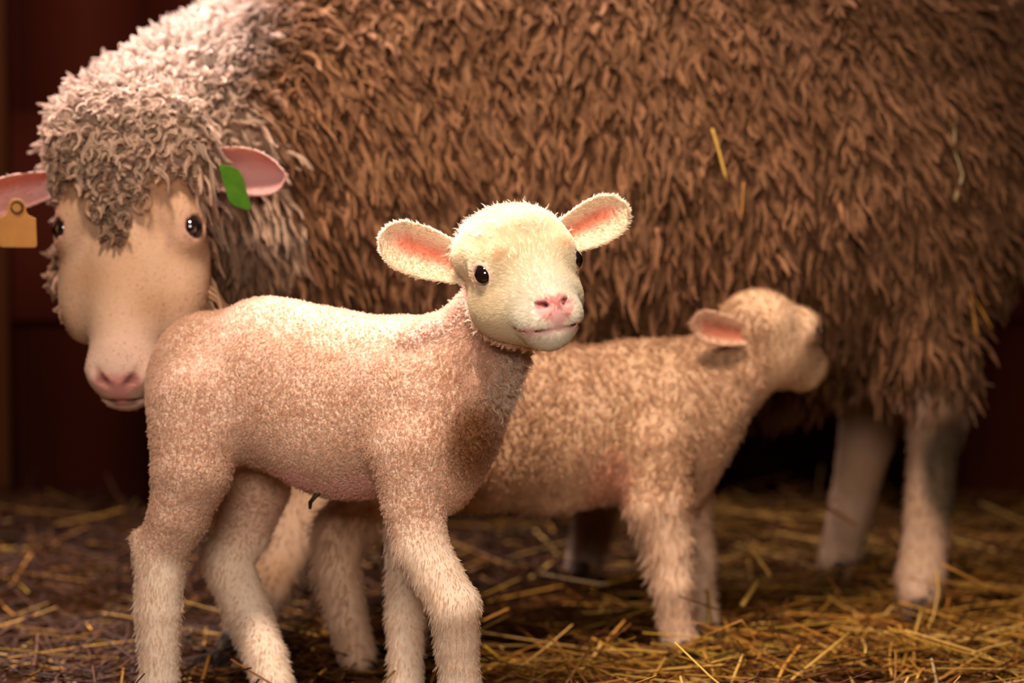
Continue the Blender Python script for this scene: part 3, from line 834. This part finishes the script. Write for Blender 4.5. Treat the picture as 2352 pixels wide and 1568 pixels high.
# ================================================================== the ewe
def build_ewe():
    O = P(287, 506, 3.14)
    H = head_frame(math.radians(-4), math.radians(66), math.radians(1.5))
    Lh = lambda x, y, z: O + H @ A([x, y, z])
    fl = Field()
    # trunk
    fl.ell(P(860, 400, 3.64), (.24, .19, .31), k=.06)
    fl.ell(P(1200, 370, 3.67), (.30, .24, .30), k=.08)
    fl.ell(P(1560, 360, 3.68), (.32, .255, .295), k=.08)
    fl.ell(P(1850, 350, 3.71), (.26, .235, .29), k=.08)
    fl.ell(P(2090, 330, 3.73), (.145, .18, .24), k=.05)
    fl.ell(P(2250, 110, 3.76), (.15, .12, .15), k=.05)
    # neck
    fl.chain([(P(300, 345, 3.27), .082), (P(420, 330, 3.34), .108), (P(600, 310, 3.47), .148), (P(850, 330, 3.6), .22)], .05)
    fl.cap(P(400, 480, 3.33), P(760, 560, 3.55), .09, .16, .05)
    fl.cap(P(205, 620, 3.27), P(330, 560, 3.33), .030, .075, .04)
    # legs: near hind
    pchain(fl, [(2060, 560, 3.60, 188), (2098, 760, 3.57, 118), (2140, 900, 3.58, 82), (2150, 960, 3.60, 66), (2140, 1080, 3.60, 56),
                (2125, 1250, 3.60, 52), (2115, 1325, 3.59, 58), (2112, 1362, 3.58, 52)], .03)
    fl.cap(P(2196, 905, 3.62), P(2170, 990, 3.62), .020, .024, .02)
    # far hind
    pchain(fl, [(2010, 760, 3.86, 120), (2010, 900, 3.88, 80), (1990, 1010, 3.88, 62), (1958, 1150, 3.87, 50), (1930, 1275, 3.85, 46), (1922, 1296, 3.84, 43)], .03)
    # near foreleg reaching forward, far foreleg
    pchain(fl, [(860, 800, 3.50, 150), (790, 980, 3.46, 100), (725, 1130, 3.42, 72), (668, 1250, 3.36, 60), (605, 1370, 3.31, 50), (545, 1490, 3.27, 46), (535, 1515, 3.26, 46)], .03)
    pchain(fl, [(1200, 800, 3.82, 150), (1340, 1000, 3.84, 60), (1372, 1150, 3.85, 50), (1352, 1250, 3.85, 44), (1335, 1315, 3.85, 42)], .03)
    # head: poll, face, jaw, muzzle
    fl.ell(Lh(0, -.065, -.03), (.074, .074, .062), H, k=.03)
    fl.ell(Lh(0, -.09, .015), (.080, .056, .042), H, k=.03)
    fl.cap(Lh(0, -.01, -.048), Lh(.002, .140, -.034), .061, .036, k=.025)
    fl.cap(Lh(0, .02, -.09), Lh(.003, .145, -.055), .050, .027, k=.025)
    fl.ell(Lh(.002, .163, -.040), (.038, .032, .034), H, k=.02)
    for sg in (-1, 1):
        fl.ell(Lh(sg * .063, .0, -.018), (.021, .028, .022), H, k=.016)
        fl.ell(Lh(sg * .052, -.02, -.004), (.020, .022, .014), H, k=.016)
        fl.ell(Lh(sg * .054, .046, -.064), (.030, .070, .038), H, k=.035)
        fl.ell(Lh(sg * .018 + .002, .166, -.026), (.017, .016, .014), H, k=.012)
    fl.ell(Lh(.002, .180, -.060), (.026, .018, .020), H, k=.014)            # chin
    EY = []
    for sg in (-1, 1):
        e = Lh(sg * .0705, .004, -.0125); EY.append(e)
        fl.ell(e, (.0134,) * 3, k=.004, sub=True)
        fl.cap(Lh(sg * .008 + .002, .192, -.018), Lh(sg * .024 + .002, .170, -.009), .0034, .003, k=.006, sub=True)
        fl.cap(Lh(.002, .200, -.040), Lh(sg * .025 + .002, .183, -.050), .003, .003, k=.006, sub=True)
    v, f = fl.mesh(0.0040)
    n, ar = vert_normals(v, f)
    hl = (v - O) @ H
    z = v[:, 2]
    nearhead = np.linalg.norm(hl - A([0, .03, -.03]), axis=1) < .24
    # bare face = in front of the ears, below the poll
    wv = vnoise(v, .025, 31) - .5
    edge = hl[:, 1] + .045 + .030 * wv - .072 * np.exp(-((hl[:, 0] + .006) / .026) ** 2)     # wool comes down the forehead in the middle
    face = sstep(-.004, .006, edge) * sstep(-.125, -.100, hl[:, 2] - .35 * np.maximum(hl[:, 1] - .05, 0) * -1 + .01 * wv)
    face *= 1 - sstep(.050, .066, np.abs(hl[:, 0]) + .02 * wv) * (1 - sstep(-.085, -.065, hl[:, 2])) * (1 - sstep(.07, .10, hl[:, 1]))
    face *= nearhead
    face = np.maximum(face, nearhead * sstep(.07, .09, hl[:, 1]))
    legz = np.where(v[:, 0] > .42, .318, np.where(v[:, 0] < -.05, .30, .27))
    leg = (1 - sstep(-.02, .012, z - legz + .02 * wv)) * (~nearhead)
    leg *= np.where(v[:, 0] > .42, 1.0, 1 - sstep(.2, .3, z))
    nz = vnoise(v, .05, 3)[:, None]
    c_w = lerp(A([.160, .076, .037]), A([.28, .142, .075]), nz)
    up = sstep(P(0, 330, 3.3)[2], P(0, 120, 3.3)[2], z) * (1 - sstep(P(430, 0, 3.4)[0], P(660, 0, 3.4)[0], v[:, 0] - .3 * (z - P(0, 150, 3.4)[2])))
    c_w = lerp(c_w, A([.50, .35, .26]), (nearhead * .9)[:, None])
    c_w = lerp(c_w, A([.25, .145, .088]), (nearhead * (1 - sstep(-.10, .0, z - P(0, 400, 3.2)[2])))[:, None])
    c_w = lerp(c_w, A([.72, .58, .50]), up[:, None])  # pale neck top: light from above painted into the wool colour
    c_f = lerp(A([.48, .27, .15]), A([.62, .41, .28]), vnoise(v, .03, 4)[:, None])
    c_f = lerp(c_f, A([.72, .50, .40]), sstep(.09, .18, hl[:, 1])[:, None])
    c_l = lerp(A([.36, .21, .12]), A([.52, .35, .25]), nz)
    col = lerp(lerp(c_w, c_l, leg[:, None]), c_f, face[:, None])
    # muddy dark patches on the hock
    m = (1 - sstep(.6, 1.1, np.linalg.norm((v - P(2178, 1075, 3.58)) / A([.042, .06, .085]), axis=1)))
    col = lerp(col, A([.05, .035, .018]), m[:, None] * .9)
    m = (1 - sstep(.5, 1.1, np.linalg.norm((v - P(2085, 945, 3.55)) / A([.035, .05, .035]), axis=1)))
    col = lerp(col, A([.72, .48, .36]), m[:, None] * .9)
    def blob(c, r, color, st=1.0):
        nonlocal col
        d = np.sqrt((((hl - A(c)) / A(r)) ** 2).sum(1))
        col = lerp(col, A(color), ((1 - sstep(.55, 1.1, d)) * st * nearhead)[:, None])
    for sg in (-1, 1):
        blob((sg * .0705, .004, -.0125), (.021, .023, .021), (.50, .28, .24), .6)
        blob((sg * .0705, .004, -.0125), (.0155, .0160, .0155), (.16, .07, .06), .9)
        blob((sg * .050, .034, .0), (.010, .022, .012), (.42, .24, .20), .6)
        blob((sg * .010 + .002, .186, -.016), (.022, .024, .014), (.70, .30, .26), .85)
        blob((sg * .017 + .002, .183, -.012), (.012, .013, .006), (.22, .07, .06), .9)
        blob((sg * .012 + .002, .196, -.046), (.018, .016, .005), (.22, .08, .07), .85)
    blob((.002, .194, -.030), (.014, .014, .020), (.72, .33, .29), .8)
    g = P(1500, 1400, 3.62)
    root = empty('ewe', (g[0], g[1], 0))
    tag(root, 'large brown woolly ewe behind both lambs, pale face with two ear tags', 'sheep')
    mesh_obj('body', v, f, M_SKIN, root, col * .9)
    for e in EY:
        ev, ef = sphere_mesh(e, .0137)
        mesh_obj('eye', ev, fix_wind(ev, ef), M_EYE, root)
    hair = []
    for (bp, tp, up_, W, cup, wb, dr, fo) in (
            (P(462, 392, 3.22), P(655, 388, 3.17), (.1, 0.0, 1.0), .026, .50, .70, .06, 1.0),
            (P(112, 425, 3.22), P(-75, 462, 3.17), (-.1, 0.0, 1.0), .021, .50, .70, .06, 1.0)):
        ev, ef, uv, inn, ax, upv, op = ear_geo(bp, tp, A(up_), .005, W, cup, wb, dr, fold=fo)
        ef = fix_wind(ev, ef)
        m = inn * (1 - sstep(.5, 1.0, uv[:, 1]))
        ec = lerp(A([.66, .42, .34]), A([.72, .38, .36]), m[:, None])
        mesh_obj('ear', ev, ef, M_SKIN, root, ec)
        en, ea = vert_normals(ev, ef)
        bl, c, nn = pick(ev, ef, en, ea, np.ones(len(ev)), 1800)
        hair.append(strands(c, nn, np.tile(ax, (len(c), 1)), lerp(A([.74, .52, .44]), A([.74, .44, .42]), bl(np.c_[m, m, m])), 2, .005, .001, .0002, lay=.75, K=5, clump=.3))
    # short coat on face and legs
    bl, c, nn = pick(v, f, n, ar, face + 1e-7, 9000)
    q = (c - O) @ H
    keep = np.abs(q[:, 0]) < 9
    flow = (np.c_[q[:, 0] * 2, -np.ones(len(q)) * 1.0, 0 * q[:, 0]]) @ H.T
    skinny = np.min([np.linalg.norm(c - e, axis=1) for e in EY], 0) > .019
    nose = (q[:, 1] > .175) & (q[:, 2] > -.052)
    kp = skinny & ~nose
    hair.append(strands(c[kp], nn[kp], flow[kp], bl(col)[kp], 3, .0055, .0015, .00022, lay=.86, K=5, clump=.2, jit=.08))
    bl, c, nn = pick(v, f, n, ar, leg + 1e-7, 9000)
    hair.append(strands(c, nn, np.tile(A([0, 0, -1.0]), (len(c), 1)), bl(col), 3, .010, .002, .00026, lay=.75, K=5, clump=.4, jit=.12))
    h_ = join_hair(hair); hair_obj('fur', *h_, M_FUR, root)
    # fleece: hanging wavy locks
    fl_m = (1 - face) * (1 - leg)
    xr = v[:, 0]
    side = np.where(n[:, 1] < .25, 1.0, .35)
    curlz = 1 - sstep(P(560, 0, 3.4)[0], P(820, 0, 3.5)[0], v[:, 0] - .5 * (v[:, 2] - .75))
    bl, c, nn = pick(v, f, n, ar, fl_m * (1 - curlz) * side + 1e-7, 17000)
    cl = bl(col)
    tint = vnoise(c, .012, 41)[:, None] * .80 + .62
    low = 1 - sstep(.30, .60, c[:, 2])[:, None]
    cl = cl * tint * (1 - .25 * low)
    flow = A([.0, 0, -1.0]) + .6 * (np.stack([vnoise(c, .06, 42), vnoise(c, .06, 43), 0 * c[:, 0]], 1) - .5) \
        + np.c_[.25 * sstep(.3, -.2, c[:, 0]), 0 * c[:, 0], 0 * c[:, 0]]
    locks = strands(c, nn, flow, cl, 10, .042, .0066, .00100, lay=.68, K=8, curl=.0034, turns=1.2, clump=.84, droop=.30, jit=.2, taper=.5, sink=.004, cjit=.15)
    bl, c, nn = pick(v, f, n, ar, fl_m * curlz * side + 1e-7, 6500)
    cl = bl(col) * (vnoise(c, .012, 44)[:, None] * .45 + .78)
    flow = A([.2, -.3, -1.0]) + 1.6 * (np.stack([vnoise(c, .03, 45), vnoise(c, .03, 46), vnoise(c, .03, 47)], 1) - .5)
    q = (c - O) @ H
    nf = np.linalg.norm(q - A([0, .0, 0]), axis=1)
    Lc = .016 + .012 * sstep(.10, .24, nf)
    curls = strands(c, nn, flow, cl, 11, Lc + .001, .0052, .00085, lay=.32, K=8, curl=.0052, turns=1.0, clump=.75, droop=.1, jit=.22, taper=.5, sink=.003, cjit=.10)
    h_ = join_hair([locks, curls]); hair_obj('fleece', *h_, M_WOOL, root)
    for px, py, Y, s_ in ((2110, 1400, 3.575, .031), (1915, 1340, 3.83, .026), (528, 1530, 3.255, .026), (1330, 1340, 3.84, .026)):
        g = P(px, py, Y); hoof((g[0], g[1], 0.0), (-1, -.35), s_, root)
    return root

build_ewe()

# ------------------------------------------------------------------ ear tags
def plate(name, outline, centre, ux, uy, thick, mat, hole=None):
    """flat tag with rounded outline in its own plane, real thickness and rounded stud"""
    ux, uy = norm(A(ux, float)), norm(A(uy, float)); nz_ = np.cross(ux, uy)
    v, f = [], []
    n_ = len(outline)
    for s_ in (-.5, .5):
        v.append(centre + nz_ * thick * s_ * 1.3)
        for k in (.93, 1.0):
            for a, b in outline:
                v.append(centre + ux * a * k + uy * b * k + nz_ * thick * s_ * (1.0 if k < 1 else .6))
    v = A(v); faces = []
    st = 1 + 2 * n_
    bm_faces = []
    for s_ in (0, 1):
        o_ = s_ * st
        for i in range(n_):
            j = (i + 1) % n_
            q = [o_, o_ + 1 + i, o_ + 1 + j]
            q2 = [o_ + 1 + i, o_ + 1 + n_ + i, o_ + 1 + n_ + j, o_ + 1 + j]
            if s_ == 0: q = q[::-1]; q2 = q2[::-1]
            bm_faces += [q, q2]
    for i in range(n_):
        j = (i + 1) % n_
        bm_faces.append([1 + n_ + i, 1 + n_ + j, st + 1 + n_ + j, st + 1 + n_ + i][::-1])
    me = bpy.data.meshes.new(name)
    me.from_pydata([tuple(x - centre) for x in v], [], bm_faces); me.update()
    me.materials.append(mat)
    o = bpy.data.objects.new(name, me); COL.objects.link(o); o.location = Vector(centre)
    return o

def round_rect(w_, h_, r, neck=0.0, n_=6):
    pts = []
    for cx, cy, a0 in ((w_ - r, h_ - r, 0), (-w_ + r, h_ - r, 90), (-w_ + r, -h_ + r, 180), (w_ - r, -h_ + r, 270)):
        for k in range(n_ + 1):
            a = math.radians(a0 + 90 * k / n_); pts.append((cx + r * math.cos(a), cy + r * math.sin(a)))
    if neck:                                      # shoulders narrowing to a rounded neck at the top
        pts = [(x, y) for x, y in pts if y < h_ * .6]
        top = [(w_ * .98, h_ * .45), (w_ * .60, h_ * .62), (w_ * .48, h_ * .80)]
        arc = [(w_ * .48 * math.cos(math.radians(a)), h_ * 1.0 + w_ * .48 * math.sin(math.radians(a))) for a in range(0, 181, 30)]
        left = [(-x, y) for x, y in top[::-1]]
        pts = top + arc + left + pts
    return pts

M_TAG_O = noise_mat('orange_plastic', (.50, .22, .055), (.58, .27, .07), 60, .45, bump=.05)
M_TAG_G = noise_mat('green_plastic', (.035, .11, .008), (.06, .16, .012), 60, .4, bump=.05)
M_TAG_T = noise_mat('faded_print', (.10, .045, .015), (.14, .06, .02), 60, .6, bump=.0)
t1 = plate('ear_tag', round_rect(.0205, .022, .004, neck=1), P(40, 522, 3.125), (1, .15, -.02), (0, -.1, 1), .0016, M_TAG_O)
tag(t1, 'orange-tan plastic ear tag hanging from the ewe\'s ear at the left edge', 'ear tag')
def tube_child(name, pts, r, mat, parent, sides=8):
    v, f = stalk_geo(A(pts), r, sides, 1.0)
    me = bpy.data.meshes.new(name); b = A(parent.location)
    me.from_pydata([tuple(x - b) for x in v], [], [tuple(int(k) for k in q) for q in f] + [tuple(range(sides))[::-1], tuple((len(pts) - 1) * sides + k for k in range(sides))]); me.update()
    me.materials.append(mat)
    for p_ in me.polygons: p_.use_smooth = True
    o = bpy.data.objects.new(name, me); COL.objects.link(o); o.parent = parent
    return o
c0 = P(40, 476, 3.125)
ring = [c0 + A([.0062 * math.cos(a), -.0030, .0062 * math.sin(a)]) for a in np.linspace(0, 2 * math.pi, 17)]
tube_child('stud', ring, .0016, M_TAG_T, t1)
t2 = plate('ear_tag', round_rect(.0150, .0240, .008), P(540, 430, 3.155), (.80, .60, -.28), (-.28, 0, 1), .0022, M_TAG_G)
tag(t2, 'green plastic ear tag hanging in the ewe\'s upright ear near the middle', 'ear tag')
c0 = P(527, 392, 3.165)
ring = [c0 + A([.004 * math.cos(a), -.0035, .004 * math.sin(a)]) for a in np.linspace(0, 2 * math.pi, 13)]
tube_child('stud', ring, .0018, M_TAG_G, t2)

# ------------------------------------------------------------------ straw stalks that stand out one by one
G1, G2, G3, G4 = (.60, .36, .08), (.46, .22, .045), (.50, .38, .20), (.30, .10, .025)
stalk([(1636, 296, 3.385), (1652, 350, 3.38), (1668, 412, 3.375)], .0034, G1, 'yellow straw stalk caught in the fleece on the middle of the ewe\'s side')
stalk([(1708, 418, 3.385), (1703, 500, 3.38)], .0020, G2, 'short thin straw caught in the fleece just below and right of the yellow stalk')
stalk([(795, 152, 3.42), (862, 128, 3.42)], .0028, G2, 'orange straw bit lying across the fleece over the ewe\'s shoulder')
stalk([(2193, 258, 3.50), (2192, 345, 3.49), (2211, 400, 3.485), (2194, 462, 3.485)], .0026, G3, 'pale curled straw hanging in the fleece of the ewe\'s rump')
stalk([(2252, 205, 3.55), (2248, 320, 3.54)], .0028, G2, 'upright straw on the ewe\'s rump, right beside the pale curled one')
stalk([(2276, 240, 3.57), (2276, 420, 3.56), (2275, 600, 3.56)], .0026, G4, 'long red-brown stem hanging straight down behind the ewe\'s rump')
stalk([(2248, 560, 3.56), (2258, 725, 3.56)], .0026, G4, 'dark brown stem hanging by the ewe\'s thigh below the long red-brown one')
stalk([(2222, 640, 3.53), (2246, 785, 3.53)], .0032, G2, 'straw sticking out low behind the ewe\'s thigh, inner of the crossed pair')
stalk([(2224, 660, 3.54), (2278, 755, 3.54)], .0028, G2, 'straw sticking out low behind the ewe\'s thigh, outer of the crossed pair')
stalk([(1366, 1491, 3.20), (1450, 1492, 3.19), (1534, 1498, 3.18)], .0022, G1, 'long level straw stalk in front of the tan lamb\'s near front hoof')
stalk([(1534, 1496, 3.18), (1704, 1424, 3.14), (1756, 1502, 3.16)], .0018, G2, 'bent straw stalk peaking in front of the tan lamb\'s front hooves')
stalk([(1261, 1459, 3.15), (1351, 1572, 3.08)], .0022, G2, 'straw stalk sloping down to the right in front of the dark gap between lambs')
stalk([(1707, 1502, 3.10), (1678, 1572, 3.08)], .0016, G1, 'bright thin straw at the lower edge below the bent stalk')
stalk([(1617, 1497, 3.13), (1652, 1572, 3.08)], .0018, G2, 'straw sloping down under the left arm of the bent stalk')
stalk([(1435, 1424, 3.32), (1392, 1471, 3.30)], .0018, G2, 'short straw tilted up left of the tan lamb\'s front hoof')
stalk([(1716, 1245, 3.60), (1768, 1320, 3.55)], .0034, G1, 'blurred straw sloping down right between tan lamb and ewe\'s hind legs, upper one')
stalk([(1745, 1326, 3.50), (1704, 1390, 3.45)], .0030, G1, 'blurred straw sloping down left between tan lamb and ewe\'s hind legs, lower one')
stalk([(1241, 1317, 3.60), (1320, 1332, 3.58), (1397, 1343, 3.58)], .0028, (.20, .14, .08), 'pale grey straw lying level in the dark under the tan lamb\'s belly')
stalk([(1950, 1453, 3.18), (1803, 1572, 3.08)], .0018, G1, 'long straw running down left between the ewe\'s hind hoof and the lower edge')
stalk([(1169, 1397, 3.30), (1108, 1426, 3.30)], .0026, G2, 'short brown straw just right of the cream lamb\'s front knee')
stalk([(2118, 1397, 3.40), (2098, 1470, 3.30), (2074, 1546, 3.25)], .0020, G1, 'upright straw stalk standing in front of the ewe\'s hind hoof')
stalk([(2162, 1295, 3.42), (2300, 1363, 3.45)], .0028, G2, 'blurred straw sloping off to the right of the ewe\'s near hind leg')
stalk([(2140, 1512, 3.10), (2146, 1540, 3.09), (2153, 1572, 3.08)], .0020, G3, 'short pale straw tip pointing up at the lower edge, lower right')
stalk([(2275, 1490, 3.15), (2157, 1560, 3.08)], .0020, G2, 'orange straw stalk rising to the right at the lower right corner')
stalk([(1947, 1544, 3.10), (1964, 1575, 3.08)], .0022, G1, 'stubby bright yellow straw tip at the lower edge right of the long sloping one')
stalk([(1898, 1162, 3.70), (1966, 1206, 3.68)], .0040, G4, 'brown stem across the foot of the ewe\'s far hind leg')
stalk([(481, 1504, 3.10), (462, 1572, 3.08)], .0026, G2, 'thick upright straw between the cream lamb\'s hind legs')
stalk([(530, 1514, 3.02), (624, 1570, 3.00)], .0018, G4, 'dark straw lying across the cream lamb\'s far hind shin')
stalk([(749, 1534, 3.12), (706, 1572, 3.10)], .0020, G2, 'short straw pointing up right in front of the tan lamb\'s hind hoof')
